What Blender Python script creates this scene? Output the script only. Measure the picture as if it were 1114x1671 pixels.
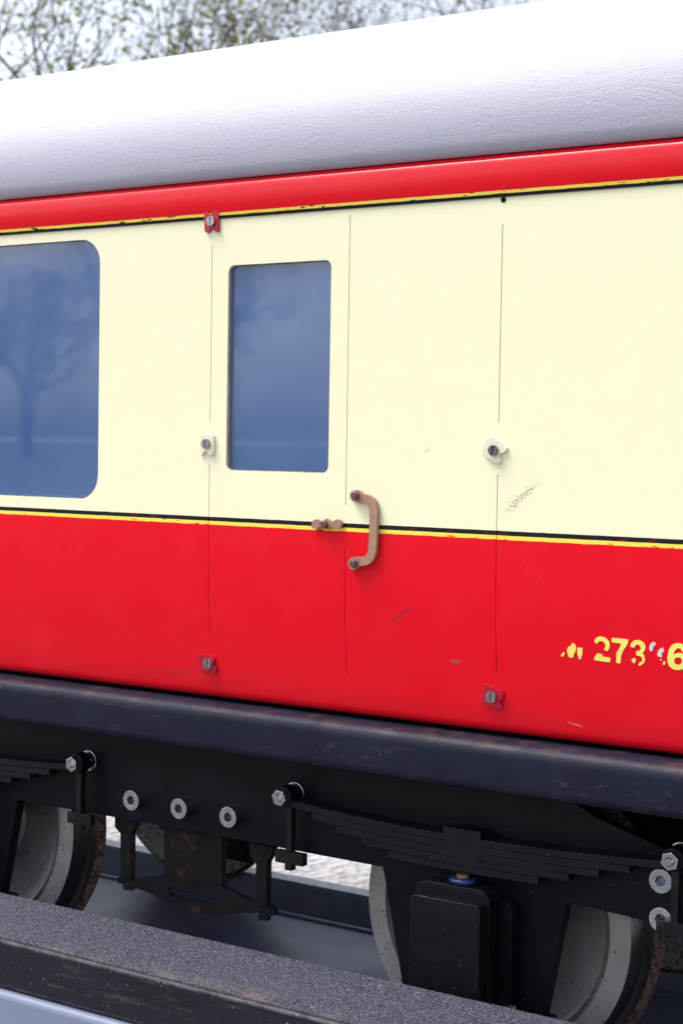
import bpy, bmesh, math, random
from mathutils import Vector, Matrix
from mathutils.geometry import tessellate_polygon
random.seed(7)
for o in list(bpy.data.objects): bpy.data.objects.remove(o, do_unlink=True)
S = bpy.context.scene
COL = S.collection

# ------------------------------------------------------------------ camera
F, CX, CY, D, H = 2700.0, 557.0, 835.5, 1.20, 0.65
ex = -Vector((-3519-CX, -(655-CY), -F)); ex.normalize()
_a = 0.016; _c = -(_a*ex.x + ex.y)/ex.z
ez = Vector((_a, 1.0, _c)).normalized()
ey = ez.cross(ex)
ROT = Matrix((ex, ey, ez))                       # camera -> world rotation
cam_d = bpy.data.cameras.new('camera'); cam = bpy.data.objects.new('camera', cam_d); COL.objects.link(cam)
cam.matrix_world = Matrix.Translation((0, -D, H)) @ ROT.to_4x4()
cam_d.sensor_fit = 'VERTICAL'; cam_d.sensor_height = 36; cam_d.sensor_width = 24
cam_d.lens = F/1671*36
cam_d.clip_start = 0.05; cam_d.clip_end = 2000
cam_d.dof.use_dof = True; cam_d.dof.focus_distance = 1.42; cam_d.dof.aperture_fstop = 13.0
S.camera = cam
S.render.resolution_x = 682; S.render.resolution_y = 1024

# ------------------------------------------------------------------ sky, sun, exposure
SUN_EL, SUN_AZ = math.radians(62), math.atan2(-0.85, -0.45)
w = bpy.data.worlds.new('World'); S.world = w; w.use_nodes = True
nt = w.node_tree; nt.nodes.clear()
sky = nt.nodes.new('ShaderNodeTexSky'); sky.sky_type = 'NISHITA'; sky.sun_disc = False
sky.sun_elevation = SUN_EL; sky.sun_rotation = SUN_AZ
sky.air_density = 1.0; sky.dust_density = 4.0; sky.ozone_density = 1.0
hs = nt.nodes.new('ShaderNodeHueSaturation'); hs.inputs['Saturation'].default_value = 0.52; hs.inputs['Hue'].default_value = 0.512
bg = nt.nodes.new('ShaderNodeBackground'); bg.inputs['Strength'].default_value = 0.15
wo = nt.nodes.new('ShaderNodeOutputWorld')
nt.links.new(sky.outputs[0], hs.inputs['Color']); nt.links.new(hs.outputs[0], bg.inputs['Color']); nt.links.new(bg.outputs[0], wo.inputs[0])
sl = bpy.data.lights.new('sun', 'SUN'); sl.energy = 1.5; sl.angle = math.radians(25); sl.color = (1, 0.97, 0.93)
sun = bpy.data.objects.new('sun', sl); COL.objects.link(sun)
sd = Vector((math.sin(SUN_AZ)*math.cos(SUN_EL), math.cos(SUN_AZ)*math.cos(SUN_EL), math.sin(SUN_EL)))
sun.rotation_euler = sd.to_track_quat('Z', 'Y').to_euler(); sun.location = sd*20
S.view_settings.view_transform = 'Standard'; S.view_settings.look = 'None'
S.view_settings.exposure = 1.1; S.view_settings.gamma = 1.0; S.view_settings.use_curve_mapping = False
S.render.engine = 'CYCLES'

# ------------------------------------------------------------------ helpers
def U(u, v, Y):
    """point of the plane y=Y that lies at photo position (u,v)"""
    d = ROT @ Vector((u-CX, -(v-CY), -F)); t = (Y+D)/d.y
    return Vector((d.x*t, Y, d.z*t+H))
def UZ(u, v, z):
    d = ROT @ Vector((u-CX, -(v-CY), -F)); t = (z-H)/d.z
    return Vector((d.x*t, d.y*t-D, z))
Z = lambda z: z + H                              # heights below are measured from the lens axis

def prop(o, label=None, cat=None, group=None, kind=None):
    if label: o['label'] = label
    if cat: o['category'] = cat
    if group: o['group'] = group
    if kind: o['kind'] = kind
    return o
def adopt(o, parent):
    o.parent = parent
    m = Matrix.Identity(4); p = parent
    m = parent['_w'] if False else Matrix.Translation(PLOC.get(parent.name, Vector()))
    o.matrix_parent_inverse = m.inverted()
PLOC = {}
def link(name, me, mat=None, parent=None, loc=None, smooth=None):
    o = bpy.data.objects.new(name, me); COL.objects.link(o)
    if mat and not me.materials: me.materials.append(mat)
    if loc is not None: o.location = loc; PLOC[o.name] = Vector(loc)
    if smooth is not None:
        for p in me.polygons: p.use_smooth = True
        if smooth < 179:
            me.set_sharp_from_angle(angle=math.radians(smooth))
    if parent: adopt(o, parent)
    return o
def bevel(o, wd, seg=2, ang=35):
    m = o.modifiers.new('bevel', 'BEVEL'); m.width = wd; m.segments = seg; m.limit_method = 'ANGLE'; m.angle_limit = math.radians(ang)
    m.harden_normals = False
    return o
def worn(o, wd, seg=2, ang=35, mat='wear'):
    o.data.materials.append(M[mat]); m = bevel(o, wd, seg, ang).modifiers[-1]; m.material = 1
    return o
def recalc(me):
    bm = bmesh.new(); bm.from_mesh(me); bmesh.ops.remove_doubles(bm, verts=bm.verts, dist=1e-7)
    bmesh.ops.recalc_face_normals(bm, faces=bm.faces); bm.to_mesh(me); bm.free()
class MB:
    def __init__(s): s.v = []; s.f = []
    def plate(s, outer, y0, y1, holes=(), back=True):
        """polygon(s) in x,z extruded from y0 (front) to y1"""
        loops = [outer] + list(holes)
        flat = [p for l in loops for p in l]; n = len(flat); b = len(s.v)
        g = lambda y, p: y(p) if callable(y) else y
        s.v += [(p[0], g(y0, p), p[1]) for p in flat] + [(p[0], g(y1, p), p[1]) for p in flat]
        tri = tessellate_polygon([[Vector((p[0], p[1], 0)) for p in l] for l in loops])
        for t in tri:
            s.f.append(tuple(b+i for i in t))
            if back: s.f.append(tuple(b+n+i for i in reversed(t)))
        k = 0
        for l in loops:
            m = len(l)
            for i in range(m):
                j = (i+1) % m
                s.f.append((b+k+i, b+k+j, b+n+k+j, b+n+k+i))
            k += m
        return s
    def box(s, a, c):
        b = len(s.v)
        for x in (a[0], c[0]):
            for y in (a[1], c[1]):
                for z in (a[2], c[2]): s.v.append((x, y, z))
        for q in ((0,1,3,2),(4,6,7,5),(0,4,5,1),(2,3,7,6),(0,2,6,4),(1,5,7,3)): s.f.append(tuple(b+i for i in q))
        return s
    def sweep(s, prof, x0, x1, nx=1, closed=False):
        """profile of (y,z) swept along x"""
        b = len(s.v); n = len(prof)
        for i in range(nx+1):
            x = x0+(x1-x0)*i/nx
            s.v += [(x, p[0], p[1]) for p in prof]
        for i in range(nx):
            for j in range(n if closed else n-1):
                k = (j+1) % n
                s.f.append((b+i*n+j, b+i*n+k, b+(i+1)*n+k, b+(i+1)*n+j))
        if closed:
            s.f.append(tuple(b+j for j in range(n))); s.f.append(tuple(b+nx*n+j for j in reversed(range(n))))
        return s
    def lathe(s, prof, n=64, c=(0, 0)):
        """profile of (y, r) spun round the y axis"""
        b = len(s.v); m = len(prof)
        for i in range(n):
            a = 2*math.pi*i/n
            s.v += [(c[0]+r*math.cos(a), y, c[1]+r*math.sin(a)) for y, r in prof]
        for i in range(n):
            k = (i+1) % n
            for j in range(m-1): s.f.append((b+i*m+j, b+i*m+j+1, b+k*m+j+1, b+k*m+j))
        return s
    def mesh(s, name, fix=True):
        me = bpy.data.meshes.new(name); me.from_pydata(s.v, [], s.f); me.update()
        if fix: recalc(me)
        return me
    def build(s, name, mat, parent=None, smooth=None, fix=True, loc=None):
        return link(name, s.mesh(name, fix), mat, parent, loc, smooth)
def circle(cx, cz, r, n=24, a0=0, a1=2*math.pi, close=False):
    k = n if not close else n-1
    return [(cx+r*math.cos(a0+(a1-a0)*i/k), cz+r*math.sin(a0+(a1-a0)*i/k)) for i in range(n)]
def rrect(x0, x1, z0, z1, r, n=7):
    rs = r if isinstance(r, (tuple, list)) else (r,)*4
    out = []
    for (cx, cz, a, q) in ((x1-rs[0], z1-rs[0], 0, rs[0]), (x0+rs[1], z1-rs[1], 90, rs[1]), (x0+rs[2], z0+rs[2], 180, rs[2]), (x1-rs[3], z0+rs[3], 270, rs[3])):
        if q < 1e-6: out.append((cx, cz)); continue
        for i in range(n):
            t = math.radians(a+90*i/(n-1)); out.append((cx+q*math.cos(t), cz+q*math.sin(t)))
    return out
def px(pts, Y, sc=1, ou=0, ov=0):
    return [(U(ou+u*sc, ov+v*sc, Y).x, U(ou+u*sc, ov+v*sc, Y).z) for u, v in pts]
def soften(pts, it=1, k=.25):
    for _ in range(it):
        out = []
        for i, p in enumerate(pts):
            q = pts[(i+1) % len(pts)]
            out += [(p[0]*(1-k)+q[0]*k, p[1]*(1-k)+q[1]*k), (p[0]*k+q[0]*(1-k), p[1]*k+q[1]*(1-k))]
        pts = out
    return pts

# ------------------------------------------------------------------ materials
class N:
    def __init__(s, name):
        s.m = bpy.data.materials.new(name); s.m.use_nodes = True; s.t = s.m.node_tree
        s.b = s.t.nodes['Principled BSDF']; s.co = s.t.nodes.new('ShaderNodeTexCoord').outputs['Object']
    def n(s, k, **kw):
        x = s.t.nodes.new(k)
        for a, v in kw.items(): setattr(x, a, v)
        return x
    def put(s, sock, v):
        if hasattr(v, 'is_linked') or hasattr(v, 'links'): s.t.links.new(v, sock)
        else: sock.default_value = v
    def math(s, op, a, b=0.0, c=None):
        x = s.n('ShaderNodeMath', operation=op); s.put(x.inputs[0], a); s.put(x.inputs[1], b)
        if c is not None: s.put(x.inputs[2], c)
        return x.outputs[0]
    def noise(s, scale, detail=3, rough=.55, vec=None, stretch=None, dist=0.0):
        x = s.n('ShaderNodeTexNoise'); x.inputs['Scale'].default_value = scale; x.inputs['Detail'].default_value = detail
        x.inputs['Roughness'].default_value = rough; x.inputs['Distortion'].default_value = dist
        v = vec or s.co
        if stretch:
            mp = s.n('ShaderNodeMapping'); mp.inputs['Scale'].default_value = stretch; s.t.links.new(v, mp.inputs[0]); v = mp.outputs[0]
        s.t.links.new(v, x.inputs['Vector']); return x.outputs['Fac']
    def voro(s, scale, feat='F1', vec=None, stretch=None, out='Distance'):
        x = s.n('ShaderNodeTexVoronoi', feature=feat); x.inputs['Scale'].default_value = scale
        v = vec or s.co
        if stretch:
            mp = s.n('ShaderNodeMapping'); mp.inputs['Scale'].default_value = stretch; s.t.links.new(v, mp.inputs[0]); v = mp.outputs[0]
        s.t.links.new(v, x.inputs['Vector']); return x.outputs[out]
    def ramp(s, v, a, b, ca=0.0, cb=1.0):
        x = s.n('ShaderNodeMapRange'); s.put(x.inputs[0], v)
        x.inputs[1].default_value = a; x.inputs[2].default_value = b; x.inputs[3].default_value = ca; x.inputs[4].default_value = cb
        return x.outputs[0]
    def mix(s, f, a, b):
        x = s.n('ShaderNodeMix', data_type='RGBA'); s.put(x.inputs[0], f)
        for i, c in ((6, a), (7, b)): s.put(x.inputs[i], (*c, 1) if isinstance(c, tuple) and len(c) == 3 else c)
        return x.outputs[2]
    def xyz(s):
        x = s.n('ShaderNodeSeparateXYZ'); s.t.links.new(s.co, x.inputs[0]); return x.outputs
    def bump(s, h, strength, dist, nrm=None):
        x = s.n('ShaderNodeBump'); x.inputs['Strength'].default_value = strength; x.inputs['Distance'].default_value = dist
        s.put(x.inputs['Height'], h)
        if nrm: s.t.links.new(nrm, x.inputs['Normal'])
        return x.outputs[0]
    def out(s, col=None, rough=None, metal=None, spec=None, nrm=None, coat=None, coat_rough=None):
        for k, v in (('Base Color', col), ('Roughness', rough), ('Metallic', metal), ('Specular IOR Level', spec), ('Normal', nrm), ('Coat Weight', coat), ('Coat Roughness', coat_rough)):
            if v is not None: s.put(s.b.inputs[k], (*v, 1) if isinstance(v, tuple) and len(v) == 3 else v)
        return s.m

RED = (0.70, 0.0045, 0.0155); CREAM = (0.82, 0.80, 0.545); YEL = (0.84, 0.68, 0.10); BLK = (0.012, 0.011, 0.014)
def body_paint(name, bands, base, scratches=(), gloss=(.18, .32, .22)):
    """bands: list of (height, colour) from the bottom up, painted over the base colour"""
    k = N(name); X = k.xyz()
    wob = k.math('ADD', k.math('MULTIPLY', k.math('SUBTRACT', k.noise(60, 2, stretch=(1, 1, .02)), .5), .0011),
                 k.math('MULTIPLY', k.math('SUBTRACT', k.noise(420, 3, stretch=(1, 1, .2)), .5), .0007))
    zz = k.math('ADD', X[2], wob)
    zs = k.math('ADD', X[2], k.math('MULTIPLY', wob, .35))
    tone = k.noise(5, 4)
    col = base; chip = k.math('GREATER_THAN', k.noise(240, 4, .6, stretch=(.35, 1, 2.0)), .605)
    big = k.math('GREATER_THAN', k.noise(14, 2, stretch=(1, 1, .01)), .50)
    chip = k.math('MULTIPLY', chip, big)
    prev = col
    for i, (h, c) in enumerate(bands):
        f = k.math('GREATER_THAN', zz if i == 0 else zs, h)
        if c in (YEL, BLK):
            f = k.math('MULTIPLY', f, k.math('SUBTRACT', 1.0, k.math('MULTIPLY', chip, 1.0 if c is YEL else .25)))
        col = k.mix(f, col, c)
    # faint grime and fade that follows the paint, not the light
    col = k.mix(k.ramp(tone, .35, .75, 0, .10), col, (0.62, 0.50, 0.40) if base is RED and False else (0.45, 0.05, 0.06) if len(bands) < 1 else col)
    spk = k.math('GREATER_THAN', k.noise(520, 2, .5), .83)
    col = k.mix(k.math('MULTIPLY', spk, .55), col, (.25, .13, .09))
    for (p, q, wd, sc, th, c, op) in scratches:
        L = math.hypot(q[0]-p[0], q[1]-p[1]); ca, sa = (q[0]-p[0])/L, (q[1]-p[1])/L
        mx, mz = (p[0]+q[0])/2, (p[1]+q[1])/2
        dx = k.math('SUBTRACT', X[0], mx); dz = k.math('SUBTRACT', X[2], mz)
        a = k.math('ABSOLUTE', k.math('ADD', k.math('MULTIPLY', dx, ca), k.math('MULTIPLY', dz, sa)))
        b = k.math('ABSOLUTE', k.math('SUBTRACT', k.math('MULTIPLY', dz, ca), k.math('MULTIPLY', dx, sa)))
        env = k.math('MULTIPLY', k.ramp(a, L*.5, L*.15), k.ramp(b, wd*.5, 0))
        m = k.math('GREATER_THAN', k.math('ADD', k.noise(sc, 3, .6), k.math('MULTIPLY', env, .28)), th+.28)
        m = k.math('MULTIPLY', m, k.math('GREATER_THAN', env, .02))
        col = k.mix(k.math('MULTIPLY', m, op), col, c)
    orange = k.noise(260, 2); wave = k.noise(9, 2)
    nr = k.bump(orange, .025, .001, k.bump(wave, .05, .004))
    k.out(col, k.ramp(k.noise(22, 5), .3, .7, gloss[0], gloss[1]), 0, gloss[2], nr)
    return k.m
def simple(name, col, rough=.5, metal=0, spec=.5, var=.25, vs=30, speck=None, bump=None, sp_scale=500, sp_th=.74, rust=None):
    k = N(name)
    c = k.mix(k.ramp(k.noise(vs, 5, .6), .3, .7), tuple(x*(1-var) for x in col), tuple(min(1, x*(1+var)) for x in col))
    if speck: c = k.mix(k.math('MULTIPLY', k.math('GREATER_THAN', k.noise(sp_scale, 3, .6), sp_th), .8), c, speck)
    if rust:
        rc, rs, rt = rust
        c = k.mix(k.ramp(k.noise(rs, 6, .65), rt, rt+.06), c, rc)
    nr = None
    if bump: nr = k.bump(k.noise(bump[0], 4, .6), bump[1], bump[2])
    return k.out(c, k.ramp(k.noise(vs*2.3, 4), .3, .7, rough*.85, min(1, rough*1.15)), metal, spec, nr)

s_ = lambda a, b, Y=0: ((U(*a, Y).x, U(*a, Y).z), (U(*b, Y).x, U(*b, Y).z))
SCR = [(*s_((806, 852), (896, 770)), .018, 620, .465, (.16, .15, .12), .6),
       (*s_((628, 1022), (678, 984)), .006, 700, .38, (.22, .02, .03), .9),
       (*s_((726, 1079), (750, 1081)), .0045, 500, .35, (.20, .10, .09), .9),
       (*s_((908, 1178), (956, 1192)), .0016, 300, .30, (.62, .22, .13), .7),
       (*s_((120, 1103), (420, 1092)), .030, 520, .545, (.22, .03, .04), .8),
       (*s_((686, 746), (708, 724)), .009, 800, .50, (.35, .33, .22), .8),
       (*s_((700, 640), (740, 660)), .02, 600, .62, (.45, .40, .28), .7),
       (*s_((840, 905), (900, 960)), .03, 600, .60, (.85, .25, .2), .6)]
M = {}
M['side'] = body_paint('side_paint', [(Z(-.0783), YEL), (Z(-.0749), BLK), (Z(-.0711), CREAM)], RED, SCR)
M['cant'] = body_paint('cantrail_paint', [(Z(.2032), YEL), (Z(.2058), RED)], BLK, (), (.11, .20, .36))
M['clip_red'] = simple('clip_red', (.40, .008, .028), .3, spec=.4, var=.1)
M['clip_cream'] = simple('clip_cream', (.72, .68, .50), .35, var=.04, speck=(.7, .5, .12), sp_scale=260, sp_th=.76)
M['screw'] = simple('screw_steel', (.42, .41, .43), .32, 1, var=.3, vs=300)
M['screw_dark'] = simple('screw_dull', (.20, .17, .18), .42, .9, var=.3, vs=300)
M['rusty_bolt'] = simple('rusty_bolt', (.14, .075, .07), .55, .5, var=.4, vs=400, bump=(900, .4, .0005))
M['copper'] = simple('copper_paint', (.36, .20, .135), .45, .15, var=.14, vs=120, speck=(.30, .16, .11), sp_scale=900, sp_th=.66)
M['zinc'] = simple('zinc_plated', (.62, .65, .69), .20, 1, var=.12, vs=120)
M['hex_shade'] = simple('zinc_recess_shade', (.30, .32, .36), .3, 1, var=.3, vs=300)  # darker zinc: shade inside the hex recess painted into the colour
M['black'] = simple('black_frame_paint', (.0045, .0045, .0090), .45, 0, .15, var=.25, vs=26, speck=(.10, .10, .11), sp_scale=330, sp_th=.715, bump=(300, .08, .001))
M['leaf'] = simple('black_spring_paint', (.0065, .0063, .0105), .48, 0, .2, var=.3, vs=40, speck=(.11, .10, .11), sp_scale=300, sp_th=.70)
M['hanger'] = simple('dull_black_steel', (.0080, .0073, .0100), .5, 0, .2, var=.35, vs=60, rust=((.045, .022, .016), 45, .60), speck=(.10, .08, .07), sp_scale=420, sp_th=.74)
M['abox'] = simple('axlebox_black', (.0042, .0040, .0068), .38, 0, .22, var=.2, vs=60, speck=(.16, .16, .17), sp_scale=380, sp_th=.715)
M['wear'] = simple('worn_black_edge', (.20, .195, .22), .35, .4, .5, var=.8, vs=70)
M['leafwear'] = simple('worn_spring_edge', (.030, .027, .028), .45, .2, .4, var=.8, vs=60)
M['stepwear'] = simple('worn_step_edge', (.035, .033, .042), .5, 0, .2, var=.8, vs=60, speck=(.14, .13, .13), sp_scale=300, sp_th=.66)
M['dark'] = simple('dark_void', (.006, .006, .007), .8, 0, .1)
M['seal'] = simple('blue_seal', (.008, .014, .10), .4)
M['brass'] = simple('brass_cap', (.30, .22, .10), .4, 1)
M['rail'] = simple('rail_grey_paint', (.150, .168, .235), .5, 0, .4, var=.12, speck=(.12, .11, .1), sp_scale=200, sp_th=.75)
M['railtop'] = simple('rail_worn_top', (.34, .34, .35), .45, .6, var=.2, vs=50)
M['beam'] = simple('beam_grey_paint', (.135, .160, .235), .36, 0, .35, var=.07, vs=8)
M['plate'] = simple('deck_grey_paint', (.100, .116, .188), .34, 0, .35, var=.08, vs=8, bump=(25, .04, .004))

k = N('solebar_paint'); X = k.xyz()
c = k.mix(k.ramp(k.noise(18, 5), .3, .7), (.0085, .0100, .021), (.013, .015, .031))
c = k.mix(k.math('MULTIPLY', k.math('GREATER_THAN', k.noise(420, 3, .6), .735), .7), c, (.13, .12, .12))
edge = k.math('ADD', k.ramp(X[2], Z(-.252), Z(-.243)), k.ramp(X[2], Z(-.277), Z(-.284)))
rs = k.math('MULTIPLY', k.ramp(k.noise(38, 6, .7), .50, .62), edge)
c = k.mix(k.math('MULTIPLY', rs, .5), c, (.075, .040, .036))
dust = k.math('MULTIPLY', k.ramp(k.noise(130, 5, .7, stretch=(.5, 1, 1.2)), .56, .66), k.ramp(k.noise(7, 2), .48, .62))
c = k.mix(k.math('MULTIPLY', dust, .25), c, (.11, .10, .105))
M['sole'] = k.out(c, k.ramp(k.noise(30, 4), .3, .7, .38, .52), 0, .11, k.bump(k.noise(60, 4), .1, .002))

k = N('roof_vinyl')
wv = k.n('ShaderNodeVectorMath', operation='ADD'); nz = k.n('ShaderNodeTexNoise'); nz.inputs['Scale'].default_value = 160; nz.inputs['Detail'].default_value = 3
k.t.links.new(k.co, nz.inputs['Vector'])
sc = k.n('ShaderNodeVectorMath', operation='SCALE'); sc.inputs['Scale'].default_value = .006
k.t.links.new(nz.outputs['Color'], sc.inputs[0]); k.t.links.new(k.co, wv.inputs[0]); k.t.links.new(sc.outputs[0], wv.inputs[1])
cell = k.ramp(k.voro(500, 'DISTANCE_TO_EDGE', wv.outputs[0], stretch=(.62, 1, 1)), 0, .30)
lum = k.noise(300, 4, .6, stretch=(.6, 1, 1))
ridge = k.math('ABSOLUTE', k.math('SUBTRACT', k.noise(22, 4, .55, stretch=(.55, 1, 1.2), dist=.6), .5))
crease = k.math('MULTIPLY', k.ramp(ridge, 0, .012, 0, 1), 1.0)
big = k.noise(14, 3, .5, stretch=(.5, 1, 1))
hgt = k.math('ADD', k.math('MULTIPLY', cell, .8), k.math('ADD', k.math('MULTIPLY', lum, .9), k.math('MULTIPLY', crease, .7)))
nr = k.bump(hgt, .34, .0005, k.bump(big, .22, .006))
c = k.mix(k.ramp(cell, 0, .5), (.335, .34, .405), (.385, .39, .462))
M['roof'] = k.out(c, .5, 0, .3, nr)

k = N('window_pane')
c = k.mix(k.ramp(k.noise(7, 4), .3, .7), (.048, .102, .245), (.070, .134, .290))
c = k.mix(k.math('MULTIPLY', k.math('GREATER_THAN', k.noise(210, 2), .795), .6), c, (.6, .65, .75))
M['pane'] = k.out(c, k.ramp(k.noise(16, 5), .3, .75, .022, .050), 0, .9, k.bump(k.noise(14, 3), .02, .003), .6, .028)

k = N('grit_tread')
g1 = k.noise(760, 2, .6); g2 = k.voro(900, out='Distance')
c = k.mix(k.ramp(g1, .38, .62), (.006, .006, .010), (.100, .100, .145))
c = k.mix(k.math('GREATER_THAN', k.noise(640, 1), .715), c, (.42, .41, .43))
X = k.xyz()
dirt = k.math('MULTIPLY', k.ramp(k.noise(20, 5, .65), .45, .66), k.ramp(X[1], -.105, -.132))
c = k.mix(k.math('MULTIPLY', dirt, .28), c, (.26, .215, .16))
M['grit'] = k.out(c, .72, 0, .25, k.bump(k.math('ADD', g1, g2), .9, .0012))
k = N('step_wood_face'); X = k.xyz()
c = k.mix(k.ramp(k.noise(40, 5, .6, stretch=(.2, 1, 1.5)), .3, .7), (.0060, .0062, .0110), (.0125, .0125, .020))
wear = k.math('MULTIPLY', k.ramp(k.noise(55, 6, .75, stretch=(.22, 1, 1.6)), .545, .63), k.ramp(k.noise(9, 2), .42, .60))
c = k.mix(k.math('MULTIPLY', wear, .45), c, (.085, .068, .062))
c = k.mix(k.math('MULTIPLY', k.math('GREATER_THAN', k.noise(330, 3, .6), .69), .7), c, (.22, .20, .20))
M['stepface'] = k.out(c, .45, 0, .13, k.bump(k.noise(120, 5, stretch=(.3, 1, 1)), .25, .0015))

def wheel_mat(name, col, pit, amount, rough=.42, metal=.75):
    k = N(name)
    c = k.mix(k.ramp(k.noise(24, 5, .6), .3, .7), tuple(x*.72 for x in col), col)
    c = k.mix(k.math('MULTIPLY', k.ramp(k.noise(10, 3), .5, .75), .35), c, (.20, .13, .08))
    sp = k.ramp(k.noise(230, 5, .7), amount, amount+.03)
    c = k.mix(sp, c, pit)
    return k.out(c, k.math('ADD', rough, k.math('MULTIPLY', sp, .35)), k.math('MULTIPLY', k.math('SUBTRACT', 1.0, sp), metal), .4, k.bump(k.math('SUBTRACT', 1.0, sp), .4, .0008))
M['wheel'] = wheel_mat('wheel_steel', (.60, .575, .555), (.075, .046, .032), .605, .36, .55)
M['tread'] = wheel_mat('wheel_tread', (.10, .092, .090), (.045, .026, .018), .60, .30, .85)
M['flange'] = wheel_mat('wheel_flange_rust', (.17, .115, .085), (.055, .030, .020), .50, .55, .25)
M['farwheel'] = wheel_mat('wheel_back_rust', (.40, .36, .33), (.055, .028, .020), .54, .6, .2)
M['letter'] = simple('number_yellow', (.82, .72, .14), .45, var=.06, vs=60)
M['letter_w'] = simple('number_backing_white', (.6, .57, .57), .5, var=.06)

k = N('gravel_ground')
v = k.voro(55, out='Color'); 
c = k.mix(k.ramp(k.noise(3, 4), .3, .7), (.46, .45, .45), (.58, .57, .58))
sep = k.n('ShaderNodeSeparateColor'); k.t.links.new(v, sep.inputs[0])
c = k.mix(k.ramp(sep.outputs[0], 0, 1, 0, .55), c, (.36, .35, .36))
M['ground'] = k.out(c, .9, 0, .2, k.bump(k.voro(55), .8, .02))
k = N('bark'); c = k.mix(k.ramp(k.noise(9, 5, .6), .3, .7), (.050, .043, .034), (.12, .106, .085))
M['bark'] = k.out(c, .9, 0, .2)
def leafmat(name, a, b):
    k = N(name); g = k.n('ShaderNodeNewGeometry')
    c = k.mix(g.outputs['Random Per Island'], a, b)
    m = k.out(c, .6, 0, .3); k.b.inputs['Transmission Weight'].default_value = 0
    tr = k.n('ShaderNodeBsdfTranslucent'); k.t.links.new(c, tr.inputs['Color'])
    ms = k.n('ShaderNodeMixShader'); ms.inputs[0].default_value = .35
    o = k.t.nodes['Material Output']
    k.t.links.new(k.b.outputs[0], ms.inputs[1]); k.t.links.new(tr.outputs[0], ms.inputs[2]); k.t.links.new(ms.outputs[0], o.inputs[0])
    return m
M['leafg'] = leafmat('spring_leaves', (.085, .105, .022), (.20, .21, .055))
M['bud'] = leafmat('brown_buds', (.07, .058, .038), (.14, .12, .08))

# ------------------------------------------------------------------ setting
RT = Z(-.549)                                   # rail head
DK = Z(-.576)                                   # deck plate
X0, X1 = -2.6, 0.7                              # carriage ends
BC = .29                                        # carriage centre line
g = MB(); g.v = [(-400, -400, 0), (400, -400, 0), (400, 400, 0), (-400, 400, 0)]; g.f = [(0, 1, 2, 3)]
prop(g.build('ground', M['ground'], fix=False), kind='structure')
MB().box((-60, -14, -.05), (60, -.72, .012)).build('bounce_cut_ground', simple('bounce_cut_tarmac', (.055, .054, .056), .85, 0, .25, var=.2, vs=6, speck=(.16, .16, .16), sp_scale=120, sp_th=.66, bump=(150, .5, .004)))  # unseen dark ground added on the near side to cut upward bounce
prop(bpy.data.objects['bounce_cut_ground'], kind='structure')
MB().box((-180, -200, -.05), (180, -14.02, .008)).build('reflection_dark_ground', simple('reflection_dark_green', (.055, .085, .028), .9, 0, .15, var=.4, vs=1.5))  # unseen green ground added to darken the lower pane reflections
prop(bpy.data.objects['reflection_dark_ground'], kind='structure')
# deck plate with rolled far edge, resting on cross bearers
dp = [(-.62, .004), (-.62, DK-.012)]
dp = [(-.04, DK-.006)] + [(-.034+.006*math.cos(t)*-1, DK-.006+.006*math.sin(t)) for t in (.5, 1.0, 1.57)]
dp += [(.418, DK)] + [(.424+.007*math.cos(t), DK-.003+.007*math.sin(t)) for t in [math.pi*.75-i*math.pi*.75/6*1.6 for i in range(7)]]
dp += [(.424, DK-.02), (.424, .003), (-.04, .003)]
d = MB().sweep(dp, -6, 5, 1, True).build('deck_plate', M['plate'], smooth=40)
prop(d, 'smooth grey painted steel deck plate under the carriage', 'deck', kind='structure')
def rail(y0, label):
    r = bpy.data.objects.new('rail', None); COL.objects.link(r); r.location = (-1, y0+.015, DK-.03); PLOC[r.name] = r.location.copy()
    zb = .003 if y0 > .3 else DK+.001
    prof = [(y0, zb), (y0, RT-.004), (y0+.004, RT-.0006), (y0+.028, RT-.0006), (y0+.032, RT-.004), (y0+.032, zb)]
    MB().sweep(prof, -6, 5, 1, True).build('rail_bar', M['rail'], r)
    MB().sweep([(y0+.0035, RT-.0008), (y0+.004, RT), (y0+.028, RT), (y0+.0285, RT-.0008)], -6, 5, 1, True).build('rail_head', M['railtop'], r)
    prop(r, label, 'rail', 'running rails')
rail(.468, 'far grey steel rail bar with pale worn top behind the deck plate')
rail(.083, 'near steel rail bar under the front wheels, hidden behind the step board')
# ------------------------------------------------------------------ carriage
car = bpy.data.objects.new('railway_carriage', None); COL.objects.link(car); car.location = (-.999, BC, RT); PLOC[car.name] = car.location.copy()
prop(car, 'miniature red and cream railway carriage with grey padded roof on black bogie', 'railway carriage')

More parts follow.
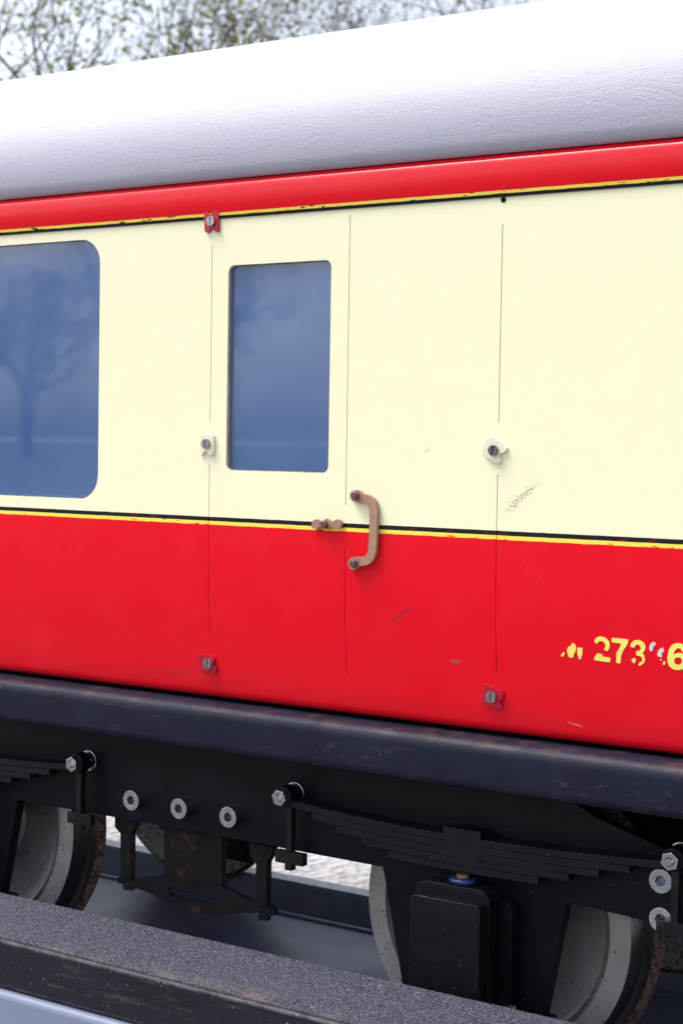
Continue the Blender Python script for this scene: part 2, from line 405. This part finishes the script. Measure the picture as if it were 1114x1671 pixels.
def tumble(z):                                   # z measured from the lens axis
    return .011*((-.09-z)/.15)**2 if z < -.09 else 0.0
SEAM = [-.9412, -.7910, -.6426]; HW = .00040
CUT = {-.9412: [(.0155, .1772), (-.182, -.0228)], -.7910: [(-.0555, .1955), (-.205, -.092)], -.6426: [(.017, .1787), (-.189, -.0255)]}
def edge_x(seam, z, side):
    if seam not in CUT: return seam
    for a, b in CUT[seam]:
        if a < z < b: return seam + side*(HW if z > -.0785 else HW*.55)
    return seam
def side_panel(xl, xr, hole, hr, name):
    zt, zm = .2012, -.09
    mb = MB()
    def zbreaks(s, a, b):
        out = []
        for lo, hi in CUT.get(s, []):
            for q in (lo, hi, -.0785):
                if a < q < b: out += [q-1e-5, q+1e-5]
        return sorted(out)
    right = [(edge_x(xr, q, -1), Z(q)) for q in [zm]+zbreaks(xr, zm, zt)+[zt]]
    left = [(edge_x(xl, q, 1), Z(q)) for q in reversed([zm]+zbreaks(xl, zm, zt)+[zt])]
    outer = right + left
    holes = [rrect(hole[0], hole[1], Z(hole[2]), Z(hole[3]), hr, 9)] if hole else []
    mb.plate(outer, 0.0, .004, holes)
    zs = [zm]; n = 30
    base = [zm-(.1415)*i/n for i in range(n+1)]
    zs = sorted(set(base + zbreaks(xl, -.2315, zm) + zbreaks(xr, -.2315, zm)), reverse=True)
    rows = [(edge_x(xl, q, 1), edge_x(xr, q, -1), tumble(q), Z(q)) for q in zs]
    for i in range(1, 7):                        # rolled lower edge
        t = math.pi/2*i/6; rows.append((xl, xr, tumble(-.2315)+.0085*(1-math.cos(t)), Z(-.2315-.0085*math.sin(t))))
    b = len(mb.v)
    for r in rows: mb.v += [(r[0], r[2], r[3]), (r[1], r[2], r[3])]
    for i in range(len(rows)-1): mb.f.append((b+2*i, b+2*i+1, b+2*i+3, b+2*i+2))
    o = mb.build(name, M['side'], car, smooth=30)
    return o
W1 = (-1.62, -1.0770, -.0598, .1905); W2 = (-.9222, -.8098, -.0280, .1578)
side_panel(X0, SEAM[0], W1, .0235, 'side_panel')
door = side_panel(SEAM[0], SEAM[1], W2, .0065, 'door_panel')
side_panel(SEAM[1], SEAM[2], None, 0, 'side_panel')
side_panel(SEAM[2], X1, None, 0, 'side_panel')
door['label'] = 'cream and red door panel with small window'
MB().plate([(X0+.01, Z(-.23)), (X1-.01, Z(-.23)), (X1-.01, Z(.2)), (X0+.01, Z(.2))], .016, .020,
           [rrect(W1[0]+.003, W1[1]-.003, Z(W1[2]+.003), Z(W1[3]-.003), .02, 5), rrect(W2[0]+.003, W2[1]-.003, Z(W2[2]+.003), Z(W2[3]-.003), .006, 5)]).build('inner_lining', M['dark'], car)
for (a, b, c, e), nm, lb in ((W1, 'window_pane', 'wide blue-grey window pane with rounded corners'), (W2, 'window_pane', 'small blue-grey door window pane')):
    o = MB().plate([(a-.008, Z(c-.008)), (b+.008, Z(c-.008)), (b+.008, Z(e+.008)), (a-.008, Z(e+.008))], .0046 if a < -1 else .0047, .009).build(nm, M['pane'], car)
    o['label'] = lb
# brown worn edge round the door window
fr = MB().plate(rrect(W2[0]+.00005, W2[1]-.00005, Z(W2[2]+.00005), Z(W2[3]-.00005), .0064, 9), .0016, .0046,
                [rrect(W2[0]+.0005, W2[1]-.0005, Z(W2[2]+.0005), Z(W2[3]-.0005), .0058, 9)])
fr.build('window_rebate', simple('worn_wood_edge', (.36, .27, .19), .7, var=.4, vs=60), car)
# cantrail
cp = [(.003, Z(.2006)), (-.0012, Z(.2006)), (-.0016, Z(.2014)), (-.0016, Z(.2265))]
cp += [(-.0016+.0125*(1-math.cos(t)), Z(.2265+.0115*math.sin(t))) for t in [math.pi/2*i/8 for i in range(1, 8)]] + [(.03, Z(.2385))]
MB().sweep(cp, X0, X1, 1).build('cantrail', M['cant'], car, smooth=50)
# roof
ra, rb, rz = BC+.0050, .1605, .2570
rp = [(BC-ra+.016, Z(.2385)), (BC-ra+.0065, Z(.2362))]
for i in range(0, 73):
    t = -.105+(math.pi+.21)*i/72; rp.append((BC-ra*math.cos(t), Z(rz+rb*math.sin(t))))
rp += [(2*BC-p[0], p[1]) for p in (rp[1], rp[0])]
ro = MB().sweep(rp, X0-.02, X1+.02, 24, False).build('roof', M['roof'], car, smooth=180)
# far side, ends and floor of the body
MB().plate([(X0, Z(-.24)), (X1, Z(-.24)), (X1, Z(.24)), (X0, Z(.24))], 2*BC-.004, 2*BC).build('far_side_panel', M['side'], car)
endp = [(.012, Z(-.24)), (.0045, Z(-.15)), (.0045, Z(.23))] + [(BC-(ra-.01)*math.cos(math.pi*i/24), Z(rz+(rb-.008)*math.sin(math.pi*i/24))) for i in range(25)] + [(2*BC-.005, Z(.23)), (2*BC-.005, Z(-.24))]
MB().sweep(endp, X0+.002, X0+.012, 1, True).build('end_panel', M['side'], car)
MB().sweep(endp, X1-.012, X1-.002, 1, True).build('end_panel', M['side'], car)
MB().box((X0, .03, Z(-.262)), (X1, 2*BC-.03, Z(-.255))).build('floor', M['dark'], car)
# solebar: rounded steel section standing proud of the body
def sole_prof(mir=False):
    yf, zt, zb, r1, r2 = -.0175, Z(-.2430), Z(-.2846), .0115, .009
    p = [(.03, zt)]
    p += [(yf+r1-r1*math.sin(t), zt-r1+r1*math.cos(t)) for t in [math.pi/2*i/8 for i in range(9)]]
    p += [(yf+r2-r2*math.cos(t), zb+r2-r2*math.sin(t)) for t in [math.pi/2*i/6 for i in range(7)]]
    p += [(.03, zb)]
    return [(2*BC-y, z) for y, z in p] if mir else p
MB().sweep(sole_prof(), X0, X1, 1, True).build('solebar', M['sole'], car, smooth=50)
MB().sweep(sole_prof(True), X0, X1, 1, True).build('solebar', M['sole'], car, smooth=50)

# ------------------------------------------------------------------ panel clips, screws, door furniture
def screw_mesh(r, name, hgt=.0022):
    mb = MB(); g = r*.16; n = 12
    a0 = math.asin(g/r)
    mb.lathe([(0, 0.00001), (0, r*.98), (-hgt*.35, r), (-hgt*.35, .00001)], 24)
    for s in (0, math.pi):
        arc = [(r*math.cos(s+a0+(math.pi-2*a0)*i/(n-1)), r*math.sin(s+a0+(math.pi-2*a0)*i/(n-1))) for i in range(n)]
        mb.plate(arc, -hgt, -hgt*.36)
    return mb.mesh(name)
SC = screw_mesh(.0046, 'slotted_screw'); SC.materials.append(M['screw'])
SCD = screw_mesh(.0044, 'slotted_screw_dull'); SCD.materials.append(M['screw_dark'])
def clip(pts, sc, ou, ov, spx, mat, label, dull=False, rot=80, thick=.0026):
    zc = U(*spx, 0).z-H; off = tumble(zc)
    P = soften(px(pts, off, sc, ou, ov), 1, .15)
    o = bevel(MB().plate(P, lambda p: tumble(p[1]-H)-thick, lambda p: tumble(p[1]-H)+.0006).build('turn_clip', mat, car), .0007, 2, 40)
    o['label'] = label
    c = U(*spx, off-thick-.001)
    s = bpy.data.objects.new('screw', SCD if dull else SC); COL.objects.link(s)
    s.location = (c.x, off-thick, c.z); s.rotation_euler = (0, math.radians(rot), 0); s.parent = o
    bevel(s, .0004, 2, 50)
    return o
clip([(300,260),(330,200),(390,200),(450,285),(500,290),(560,240),(590,175),(660,170),(700,200),(735,240),(725,780),(690,825),(640,800),(560,740),(500,725),(460,770),(420,845),(370,840),(305,790)], .05386, 320, 335, (344, 361), M['clip_red'], 'red clip under the cantrail', rot=84)
clip([(340,280),(700,270),(765,300),(765,780),(740,840),(690,885),(630,880),(560,800),(510,765),(460,810),(420,885),(345,880)], .05386, 310, 695, (336, 724), M['clip_cream'], 'cream clip on the left seam', rot=75)
clip([(400,262),(520,262),(765,445),(755,505),(715,540),(650,555),(628,600),(658,650),(650,700),(610,745),(570,738),(320,570),(325,480),(380,300)], .0898, 760, 690, (804, 735), M['clip_cream'], 'cream clip turned askew on the right seam', dull=True, rot=100)
clip([(290,300),(330,235),(560,250),(740,280),(800,350),(795,430),(740,500),(745,570),(825,620),(830,720),(790,800),(400,740),(345,700),(350,580),(300,450)], .05386, 310, 1055, (339, 1083), M['clip_red'], 'red clip low on the left seam', rot=95)
clip([(290,260),(340,215),(420,215),(880,440),(900,500),(890,600),(840,640),(770,690),(770,770),(830,830),(820,900),(770,965),(700,960),(180,700),(180,640),(290,560),(240,420)], .05386, 775, 1105, (801, 1138), M['clip_red'], 'red clip turned askew low on the right seam', rot=92)
# open fixing hole under the cantrail
h = U(821, 326, 0); MB().lathe([(.0005, .00001), (-.0003, .00001), (-.0003, .0016), (-.0009, .0020), (.0005, .0026)], 16, (h.x, h.z)).build('fixing_hole', M['dark'], car, smooth=30)
# handle
hp = [(608,243),(650,250),(672,275),(700,288),(745,297),(800,335),(830,400),(834,480),(832,640),(826,800),(815,900),(782,968),(732,1004),(680,1013),(645,1018),(622,1045),(590,1055),(555,1035),(537,995),(545,955),(575,925),(620,920),(690,925),(725,900),(745,860),(752,640),(755,480),(748,420),(715,382),(670,371),(610,372),(570,350),(552,305),(568,262)]
o = bevel(MB().plate(soften(px(hp, -.005, .1616, 480, 760), 1), -.0046, -.0010).build('door_handle', M['copper'], car), .0008, 2, 40)
o['label'] = 'copper brown cranked door handle'
def hexhead(r, hgt, name):
    mb = MB(); mb.lathe([(.004, r*.7), (-hgt*.8, r*.9), (-hgt, r*.72), (-hgt, .00001)], 10); return mb.mesh(name)
RB = hexhead(.0040, .0042, 'rusty_bolt'); RB.materials.append(M['rusty_bolt'])
for (u, v) in ((577, 809), (574.5, 920)):
    c = U(u, v, -.0085); b = bpy.data.objects.new('bolt', RB); COL.objects.link(b); b.location = (c.x, -.0046, c.z); b.parent = o
    MB().lathe([(-.0012, .0034), (.002, .0034)], 16, (c.x, c.z)).build('spacer', M['copper'], o)
lp = [(175,590),(185,555),(215,538),(240,545),(262,565),(290,560),(305,540),(325,533),(350,548),(365,565),(395,560),(425,540),(455,545),(475,575),(472,610),(450,632),(420,636),(390,622),(365,622),(340,640),(300,640),(275,622),(250,620),(230,640),(195,640),(172,622)]
o = bevel(MB().plate(soften(px(lp, -.004, .1616, 480, 760), 1), -.0040, -.0008).build('door_latch', M['copper'], car), .0007, 2, 40)
o['label'] = 'copper brown lobed door latch'
c = U(528, 856, -.0065); b = bpy.data.objects.new('bolt', RB); COL.objects.link(b); b.location = (c.x, -.0040, c.z); b.parent = o
MB().lathe([(-.0012, .0034), (.002, .0034)], 16, (c.x, c.z)).build('spacer', M['copper'], o)

# ------------------------------------------------------------------ running number (flaking transfer)
G = lambda p: tumble(p[1]-H)-.00035
G2 = lambda p: tumble(p[1]-H)+.0002
def glyph(name, polys, holes=(), mat='letter', parent=None, soft=1):
    mb = MB()
    off = tumble(-.165)
    for i, P in enumerate(polys):
        hl = [soften(px(hh, off, .1921, 900, 1020), 1) for hh in (holes if i == 0 else ())]
        mb.plate(soften(px(P, off, .1921, 900, 1020), soft, .12), G, G2, hl)
    return mb.build(name, M[mat], parent or car)
glyph('letter_mark', [[(72,265),(95,228),(108,238),(98,268)],
   [(128,210),(140,185),(160,178),(168,160),(185,150),(207,180),(202,222),(187,242),(182,272),(160,280),(140,267),(132,235)],
   [(216,192),(260,192),(258,250),(247,268),(220,265),(216,240)]])
glyph('letter_backing', [[(224,268),(250,268),(244,290),(224,286)]], mat='letter_w')
glyph('digit_two', [[(362,138),(376,110),(410,95),(452,103),(482,130),(494,160),(490,197),(470,222),(442,206),(457,185),(454,155),(435,137),(405,134),(385,160)],
   [(357,298),(363,270),(388,238),(432,253),(422,268),(496,277),(492,318)]])
glyph('digit_seven', [[(513,107),(580,113),(651,121),(648,155),(607,215),(587,265),(580,328),(543,320),(548,270),(546,243),(573,200),(593,157),(510,144)]])
glyph('digit_three', [[(667,182),(678,150),(705,127),(747,127),(783,148),(798,185),(790,215),(770,236),(783,260),(791,290),(782,320),(745,348),(730,338),(745,316),(763,310),(768,285),(753,264),(718,257),(714,222),(745,218),(758,200),(753,180),(740,165),(715,167),(700,192)],
   [(672,295),(705,278),(712,305),(695,330)]])
glyph('digit_fragment', [[(828,207),(834,165),(860,141),(884,149),(880,172),(862,187),(857,217),(838,224)], [(892,252),(908,210),(946,186),(954,222),(932,242),(937,270),(913,272)]], mat='letter_w')
glyph('digit_fragment', [[(938,337),(948,305),(962,313),(957,337)], [(916,290),(930,290),(928,302),(920,302)], [(903,255),(918,225),(930,228),(925,262)]], soft=1)
glyph('digit_six', [[(1140,222),(1132,182),(1104,157),(1062,150),(1020,168),(995,210),(982,265),(982,322),(1000,357),(1030,377),(1072,384),(1114,372),(1146,335),(1150,290),(1128,252),(1092,236),(1062,238),(1036,252),(1042,222),(1062,196),(1092,196),(1105,222)]],
   holes=[[(1034,300),(1050,278),(1075,272),(1098,282),(1106,308),(1094,332),(1066,340),(1042,328)]])

# ------------------------------------------------------------------ bogie
AX = (-1.315, -.684); BX = -.9995; AZ = -.418
FY0, FY1 = .045, .057
def mirror(pts): return [(2*BX-x, z) for x, z in reversed(pts)]
def frame_outline():
    rt = [(BX, -.379), (AX[1]-.0905, -.380), (AX[1]-.068, -.482), (AX[1]+.071, -.4835), (AX[1]+.0905, -.381), (-.5192, -.385), (-.470, -.385), (-.452, -.372), (-.452, -.338), (-.505, -.325), (-.568, -.3065), (-.60, -.292), (BX, -.292)]
    left = [(2*BX-x, z) for x, z in rt[1:-1]]
    return [(x, Z(z)) for x, z in rt] + [(x, Z(z)) for x, z in reversed(left)]
frm = bevel(MB().plate(frame_outline(), FY0, FY1).build('bogie_frame', M['black'], car), .0006, 2, 40)
far = MB().plate(frame_outline(), 2*BC-FY1, 2*BC-FY0).build('bogie_frame', M['black'], car)
MB().box((X0+.05, .165, Z(-.402)), (X1-.05, .172, Z(-.262))).build('underbody_blackout', M['dark'], car)  # black sheet added to hide the far wheels and darken the underside
MB().box((BX-.10, FY1+.001, Z(-.372)), (BX+.10, 2*BC-FY1-.001, Z(-.30))).build('bolster', M['black'], car)
# wheels
WY = .085
prof_face = [(WY+.020, .00001), (WY+.020, .030), (WY+.004, .034), (WY+.004, .040), (WY+.018, .046), (WY+.019, .085), (WY+.010, .1035), (WY+.001, .1075), (WY+.0085, .1085), (WY+.0085, .1112), (WY, .1122), (WY, .1290), (WY+.0012, .1310)]
prof_tread = [(WY+.0012, .1310), (WY+.024, .1322), (WY+.0275, .1345), (WY+.0290, .1400)]
prof_fl = [(WY+.0290, .1400), (WY+.0305, .1460), (WY+.0335, .1475), (WY+.0365, .1460), (WY+.038, .142)]
prof_back = [(WY+.038, .142), (WY+.038, .108), (WY+.030, .100), (WY+.030, .045), (WY+.040, .040), (WY+.040, .00001)]
def wheel(ax, mir):
    f = (lambda p: [(2*BC-y if mir else y, r) for y, r in p])
    c = (ax, Z(AZ))
    w = MB().lathe(f(prof_face)+f(prof_tread)[:1], 96, c).build('wheel', M['wheel'], car, smooth=35)
    MB().lathe(f(prof_tread), 96, c).build('tread', M['tread'], w, smooth=50)
    MB().lathe(f(prof_fl), 96, c).build('flange', M['flange'], w, smooth=50)
    MB().lathe(f(prof_back), 96, c).build('wheel_back', M['farwheel'], w, smooth=35)
    return w
for ax in AX:
    wheel(ax, False); wheel(ax, True)
    MB().lathe([(.03, .00001), (.03, .018), (2*BC-.03, .018), (2*BC-.03, .00001)], 24, (ax, Z(AZ))).build('axle', M['hanger'], car, smooth=40)
# brake block by the far wheel
MB().box((-1.204, .372, Z(-.5045)), (-1.160, .398, Z(-.40))).build('brake_block', M['hanger'], car)
MB().box((-.572, .372, Z(-.5045)), (-.528, .398, Z(-.40))).build('brake_block', M['hanger'], car)

# socket head bolts
def socket_mesh():
    mb = MB(); r = .0098
    mb.plate(circle(0, 0, r, 32), -.0125, -.0045, [circle(0, 0, .0050, 6, .3, .3+2*math.pi)])
    mb.lathe([(-.0045, .00001), (-.0045, .0051), (-.0045, r), (.002, r), (.002, .00001)], 32)
    return mb.mesh('socket_bolt')
SK = socket_mesh(); SK.materials.append(M['zinc']); SK.materials.append(M['hex_shade'])
for p in SK.polygons:
    c_ = p.center
    if math.hypot(c_.x, c_.z) < .0048 and c_.y > -.0123: p.material_index = 1
for p in SK.polygons: p.use_smooth = True
SK.set_sharp_from_angle(angle=math.radians(35))
def socket_bolt(x, z, parent=frm):
    o = bpy.data.objects.new('socket_bolt', SK); COL.objects.link(o); o.location = (x, FY0, Z(z)); o.parent = parent
    o.rotation_euler = (0, random.uniform(0, 1), 0); bevel(o, .0016, 4, 40)
for x in (-1.0595, -.9993, -.9398): socket_bolt(x, -.3560)
p1, p2 = U(1077, 1438, .033), U(1077, 1501, .033)
for p in (p1, p2):
    socket_bolt(p.x, p.z-H); socket_bolt(2*BX-p.x, p.z-H)

# leaf springs
NUT = MB()
hx = circle(0, 0, .0076, 6, .25, .25+2*math.pi)
NUT.plate(hx, -.0065, 0, [circle(0, 0, .0040, 16)])
NUTm = NUT.mesh('hex_nut'); NUTm.materials.append(M['zinc'])
STm = MB().lathe([(-.0085, .00001), (-.0085, .0032), (-.0078, .0038), (.0215, .0038), (.0215, .00001)], 20).mesh('stud'); STm.materials.append(M['zinc'])
for p in STm.polygons: p.use_smooth = True
STm.set_sharp_from_angle(angle=math.radians(35))
WSm = MB().lathe([(0, .0038), (0, .0095), (.0125, .0100), (.0125, .0038)], 28).mesh('eye_bush'); WSm.materials.append(M['black'])
SPm = MB().lathe([(0, .0038), (0, .0105), (.003, .0105), (.003, .0038)], 28).mesh('washer'); WSH = SPm; SPm.materials.append(M['zinc'])
EYE = .1885; SY0, SY1 = .025, .040
def spring(cx):
    n = 28; T = .0062
    sag = lambda dx: .0052*(dx/.155)**2
    rootmb = MB().plate([(cx-.0175, Z(-.329)), (cx+.0185, Z(-.329)), (cx+.0185, Z(-.3600)), (cx-.0175, Z(-.3600))], SY0-.0004, SY1+.001)
    root = bevel(rootmb.build('leaf_spring', M['leaf'], car), .0005)
    for k, L in enumerate((EYE-.004, .1545, .1275, .1005, .0735)):
        top = [(cx-L+2*L*i/n, Z(-.335-T*k+sag(-L+2*L*i/n)-.0002)) for i in range(n+1)]
        bot = [(x, z-T+.0005) for x, z in reversed(top)]
        j = random.uniform(-.0006, .0006)
        worn(MB().plate(top+bot, SY0+j, SY1).build('leaf', M['leaf'], root), .0006, 2, 50, 'leafwear')
    for s in (-1, 1):
        ex_, ez_ = cx+s*EYE+.003, -.3255
        hg = []
        x = ex_ + (.0045 if s < 0 else .0010)
        hg = [(x-.0032, ez_), (x-.0032, -.3765), (x-.0150, -.3765), (x-.0150, -.3875), (x-.0040, -.3875), (x-.0040, -.3935), (x+.0040, -.3935), (x+.0040, -.3875), (x+.0165, -.3875), (x+.0165, -.3765), (x+.0032, -.3765), (x+.0032, ez_)]
        h_ = bevel(MB().plate([(a, Z(b)) for a, b in hg], .0262, .0335).build('spring_hanger', M['hanger'], car), .0005)
        for nm, me, y, bv in (('nut', NUTm, .0225, .0007), ('stud', STm, .0225, 0), ('eye_bush', WSm, .0226, .0008), ('washer', WSH, .0410, .0004)):
            q = bpy.data.objects.new(nm, me); COL.objects.link(q); q.location = (ex_, y, Z(ez_)); q.parent = h_
            if nm == 'nut': q.rotation_euler = (0, random.uniform(0, 1), 0)
            if bv: bevel(q, bv, 2, 40)
for ax in AX: spring(ax)

# axle boxes
def axlebox(ax):
    yb = FY0-.0005
    back = rrect(ax-.0485, ax+.0475, Z(-.4735), Z(-.386), (.008, .008, .002, .002))
    root = bevel(MB().plate(back, .030, yb).build('axle_box', M['abox'], car, smooth=30), .0008)
    worn(MB().plate(rrect(ax-.036, ax+.036, Z(-.470), Z(-.3745), (.011, .011, .001, .001)), .0105, .0298).build('box_body', M['abox'], root, smooth=30), .0010, 2)
    worn(MB().plate(rrect(ax-.0335, ax+.0335, Z(-.4665), Z(-.3845), (.0055, .0055, .001, .001)), -.0015, .0104).build('box_cover', M['abox'], root, smooth=30), .0010, 2)
    MB().lathe([(0, .00001)]+[(0, 0.1)], 3).mesh('x') if False else None
    s = MB(); n = 24
    for (r, z) in ((.0110, -.3742), (.0125, -.3725), (.0125, -.3708), (.0110, -.3695)):
        s.v += [(ax+.004+r*math.cos(2*math.pi*i/n), .022+r*math.sin(2*math.pi*i/n)*.8, Z(z)) for i in range(n)]
    for j in range(3):
        for i in range(n): s.f.append((j*n+i, j*n+(i+1) % n, (j+1)*n+(i+1) % n, (j+1)*n+i))
    s.f.append(tuple(range(3*n, 4*n)))
    s.build('blue_seal', M['seal'], root, smooth=50)
    c = MB(); 
    for (r, z) in ((.006, -.3692), (.006, -.3662)):
        c.v += [(ax+.004+r*math.cos(2*math.pi*i/n), .022+r*math.sin(2*math.pi*i/n)*.8, Z(z)) for i in range(n)]
    for i in range(n): c.f.append((i, (i+1) % n, n+(i+1) % n, n+i))
    c.f.append(tuple(range(n, 2*n)))
    c.build('brass_cap', M['brass'], root)
    bevel(MB().box((ax-.074, .040, Z(-.490)), (ax+.076, .062, Z(-.4842))).build('horn_stay', M['hanger'], root), .0006)
    MB().box((ax+.026, .012, Z(-.4815)), (ax+.0475, .0405, Z(-.4765))).build('packing_strip', simple('pale_strip', (.36, .32, .28), .6), root)
for ax in AX: axlebox(ax)

# centre carrier: plate, two forked hangers and the slotted beam
Y0c, Y1c = .0575, .0625
k2 = lambda pts: px(pts, Y0c, .3052, 180, 1260)
cen = bevel(MB().plate(k2([(288,230),(598,290),(598,612),(288,552)]), Y0c-.0003, Y1c+.002).build('centre_plate', M['hanger'], car), .0005)
bm_ = k2([(40,568),(72,540),(120,572),(190,562),(286,552),(450,580),(600,612),(680,652),(760,694),(792,702),(848,714),(878,722),(880,764),(846,772),(838,796),(792,794),(790,752),(700,752),(555,768),(430,742),(320,702),(220,650),(130,618),(115,634),(72,630),(68,598),(40,592)])
bm2 = [(p[0], p[1]) for p in bm_]
slot = soften(k2([(308,625),(330,610),(545,654),(570,672),(570,692),(552,712),(340,672),(312,652)]), 1)
bevel(MB().plate(bm2, Y0c, Y1c, [slot]).build('slotted_beam', M['hanger'], cen), .0005)
tl = k2([(40,225),(152,248),(150,285),(124,325),(122,565),(70,555),(70,325),(40,290)])
tr = k2([(758,370),(886,398),(880,430),(850,485),(848,712),(792,700),(792,480),(760,440)])
for t in (tl, tr): bevel(MB().plate(t, Y0c-.0045, Y1c-.001).build('forked_hanger', M['hanger'], cen), .0005)

# step board with grit tread, lying on a grey edge beam
sz = Z(-.452); yb = -.030; yf = UZ(0, 1531, sz).y
dzf = U(0, 1611, yf).z
step = bpy.data.objects.new('step_board', None); COL.objects.link(step); step.location = (-1, (yf+yb)/2, dzf); PLOC[step.name] = step.location.copy()
prop(step, 'long black step board with grey grit tread in front of the wheels', 'step')
worn(MB().box((X0-2, yf, dzf), (X1+1.5, yb, sz-.0012)).build('plank', M['stepface'], step), .003, 3, mat='stepwear')
MB().box((X0-2, yf+.0035, sz-.003), (X1+1.5, yb-.001, sz)).build('grit_tread', M['grit'], step)
eb = [(yf-.006, dzf-.008)] + [(yf-.006+.007-.007*math.cos(t), dzf-.0085+.007*math.sin(t)) for t in [math.pi/2*i/6 for i in range(1, 7)]] + [(yb-.02, dzf-.0015), (yb-.02, .003), (yf-.006, .003)]
o = MB().sweep(eb, X0-2.5, X1+2, 1, True).build('edge_beam', M['beam'], smooth=40)
prop(o, 'pale grey painted steel beam below the black step board', 'beam')

# ------------------------------------------------------------------ trees
def tube(mb, a, b, ra, rb_, n=5):
    d = (b-a); L = d.length
    if L < 1e-6: return
    d /= L; u = d.orthogonal().normalized(); v = d.cross(u); k = len(mb.v)
    for p, r in ((a, ra), (b, rb_)):
        for i in range(n):
            t = 2*math.pi*i/n; q = p+u*(r*math.cos(t))+v*(r*math.sin(t)); mb.v.append(q[:])
    for i in range(n):
        j = (i+1) % n; mb.f.append((k+i, k+j, k+n+j, k+n+i))
def make_tree(seed, height, trunk_r, leaves, lsize, spread=1.0, depth=6, droop=.0):
    R = random.Random(seed); tb = MB(); tips = []
    def grow(p, d, L, r, lv):
        segs = 3 if lv < depth-1 else 2; q = p
        for s in range(segs):
            d = (d + Vector((R.gauss(0, .13), R.gauss(0, .13), R.gauss(.02-droop*lv*.04, .09)))).normalized()
            e = q + d*(L/segs); r2 = r*(.86 if lv else .9)
            tube(tb, q, e, r, r2, 7 if lv < 2 else 4 if lv < 4 else 3); q = e; r = r2
            if lv >= depth-3: tips.append((q.copy(), d.copy(), lv))
            if lv and lv < depth and s < segs-1 and R.random() < .6:
                sd_ = d.orthogonal().normalized(); sd_.rotate(Matrix.Rotation(R.uniform(0, 6.28), 3, d))
                grow(q, (d*.6+sd_*.9).normalized(), L*.6, r*.55, lv+1 if lv+2 > depth else lv+2)
        if lv < depth:
            for i in range(R.choice((2, 3, 3)) if lv else 5):
                sd_ = d.orthogonal().normalized(); sd_.rotate(Matrix.Rotation(R.uniform(0, 6.28), 3, d))
                k = R.uniform(.45, .95)*spread
                nd = (d+sd_*k+Vector((0, 0, .12))).normalized()
                grow(q, nd, L*R.uniform(.66, .84), r*R.uniform(.62, .76), lv+1)
    grow(Vector((0, 0, -.1)), Vector((R.uniform(-.1, .1), R.uniform(-.1, .1), 1)).normalized(), height*.26, trunk_r, 0)
    lb = MB()
    clump = [R.random() for _ in range(97)]
    if leaves:
        per = leaves/len(tips)
        for i, (p, d, lv) in enumerate(tips):
            m = clump[(i//9) % 97]; cnt = per*(.25+1.5*m)
            for _ in range(int(cnt)+(R.random() < cnt % 1)):
                c = p+Vector((R.gauss(0, .14), R.gauss(0, .14), R.gauss(0, .13)))
                a = Vector((R.gauss(0, 1), R.gauss(0, 1), R.gauss(0, 1))).normalized(); b = a.orthogonal().normalized()
                s = lsize*R.uniform(.6, 1.4); k = len(lb.v)
                lb.v += [(c-a*s)[:], (c+b*s*.55)[:], (c+a*s)[:], (c-b*s*.55)[:]]; lb.f.append((k, k+1, k+2, k+3))
    return tb.mesh('limbs', False), (lb.mesh('leaves', False) if leaves else None)
def plant(meshes, loc, rz, sc, label, leafm, group):
    r = bpy.data.objects.new('tree', None); COL.objects.link(r); r.location = loc; r.rotation_euler = (0, 0, rz); r.scale = (sc,)*3
    prop(r, label, 'tree', group)
    for nm, me, mt in (('trunk', meshes[0], M['bark']), ('crown', meshes[1], leafm)):
        if me is None: continue
        if not me.materials: me.materials.append(mt)
        o = bpy.data.objects.new(nm, me); COL.objects.link(o); o.parent = r
    return r
tA = make_tree(3, 8.0, .20, 5000, .036, 1.05, 6)
tB = make_tree(11, 8.0, .18, 1300, .030, 1.0, 6)
tC = make_tree(21, 8.5, .15, 2500, .05, .7)
gp = 'trees behind the carriage'
plant(tA, (-13.3, 10.6, 0), 1.4, .86, 'leafy green tree at the left edge above the roof', M['leafg'], gp)
plant(tA, (-10.4, 9.6, 0), 4.0, .80, 'spreading tree with pale green leaves left of the roof peak', M['leafg'], gp)
plant(tB, (-9.6, 12.5, 0), 1.1, .86, 'sparse brown budding tree over the middle of the roof', M['bud'], gp)
plant(tB, (-7.0, 11.5, 0), 3.9, .80, 'thin twiggy budding tree, rightmost above the roof', M['bud'], gp)
for i in range(13):
    plant(tC, (-50+3.4*i+random.uniform(-1, 1), -35+random.uniform(-3, 3), 0), random.uniform(0, 6.28), random.uniform(.72, 1.0), 'bare tree mirrored in the window panes', M['bud'], 'bare trees mirrored in the windows')
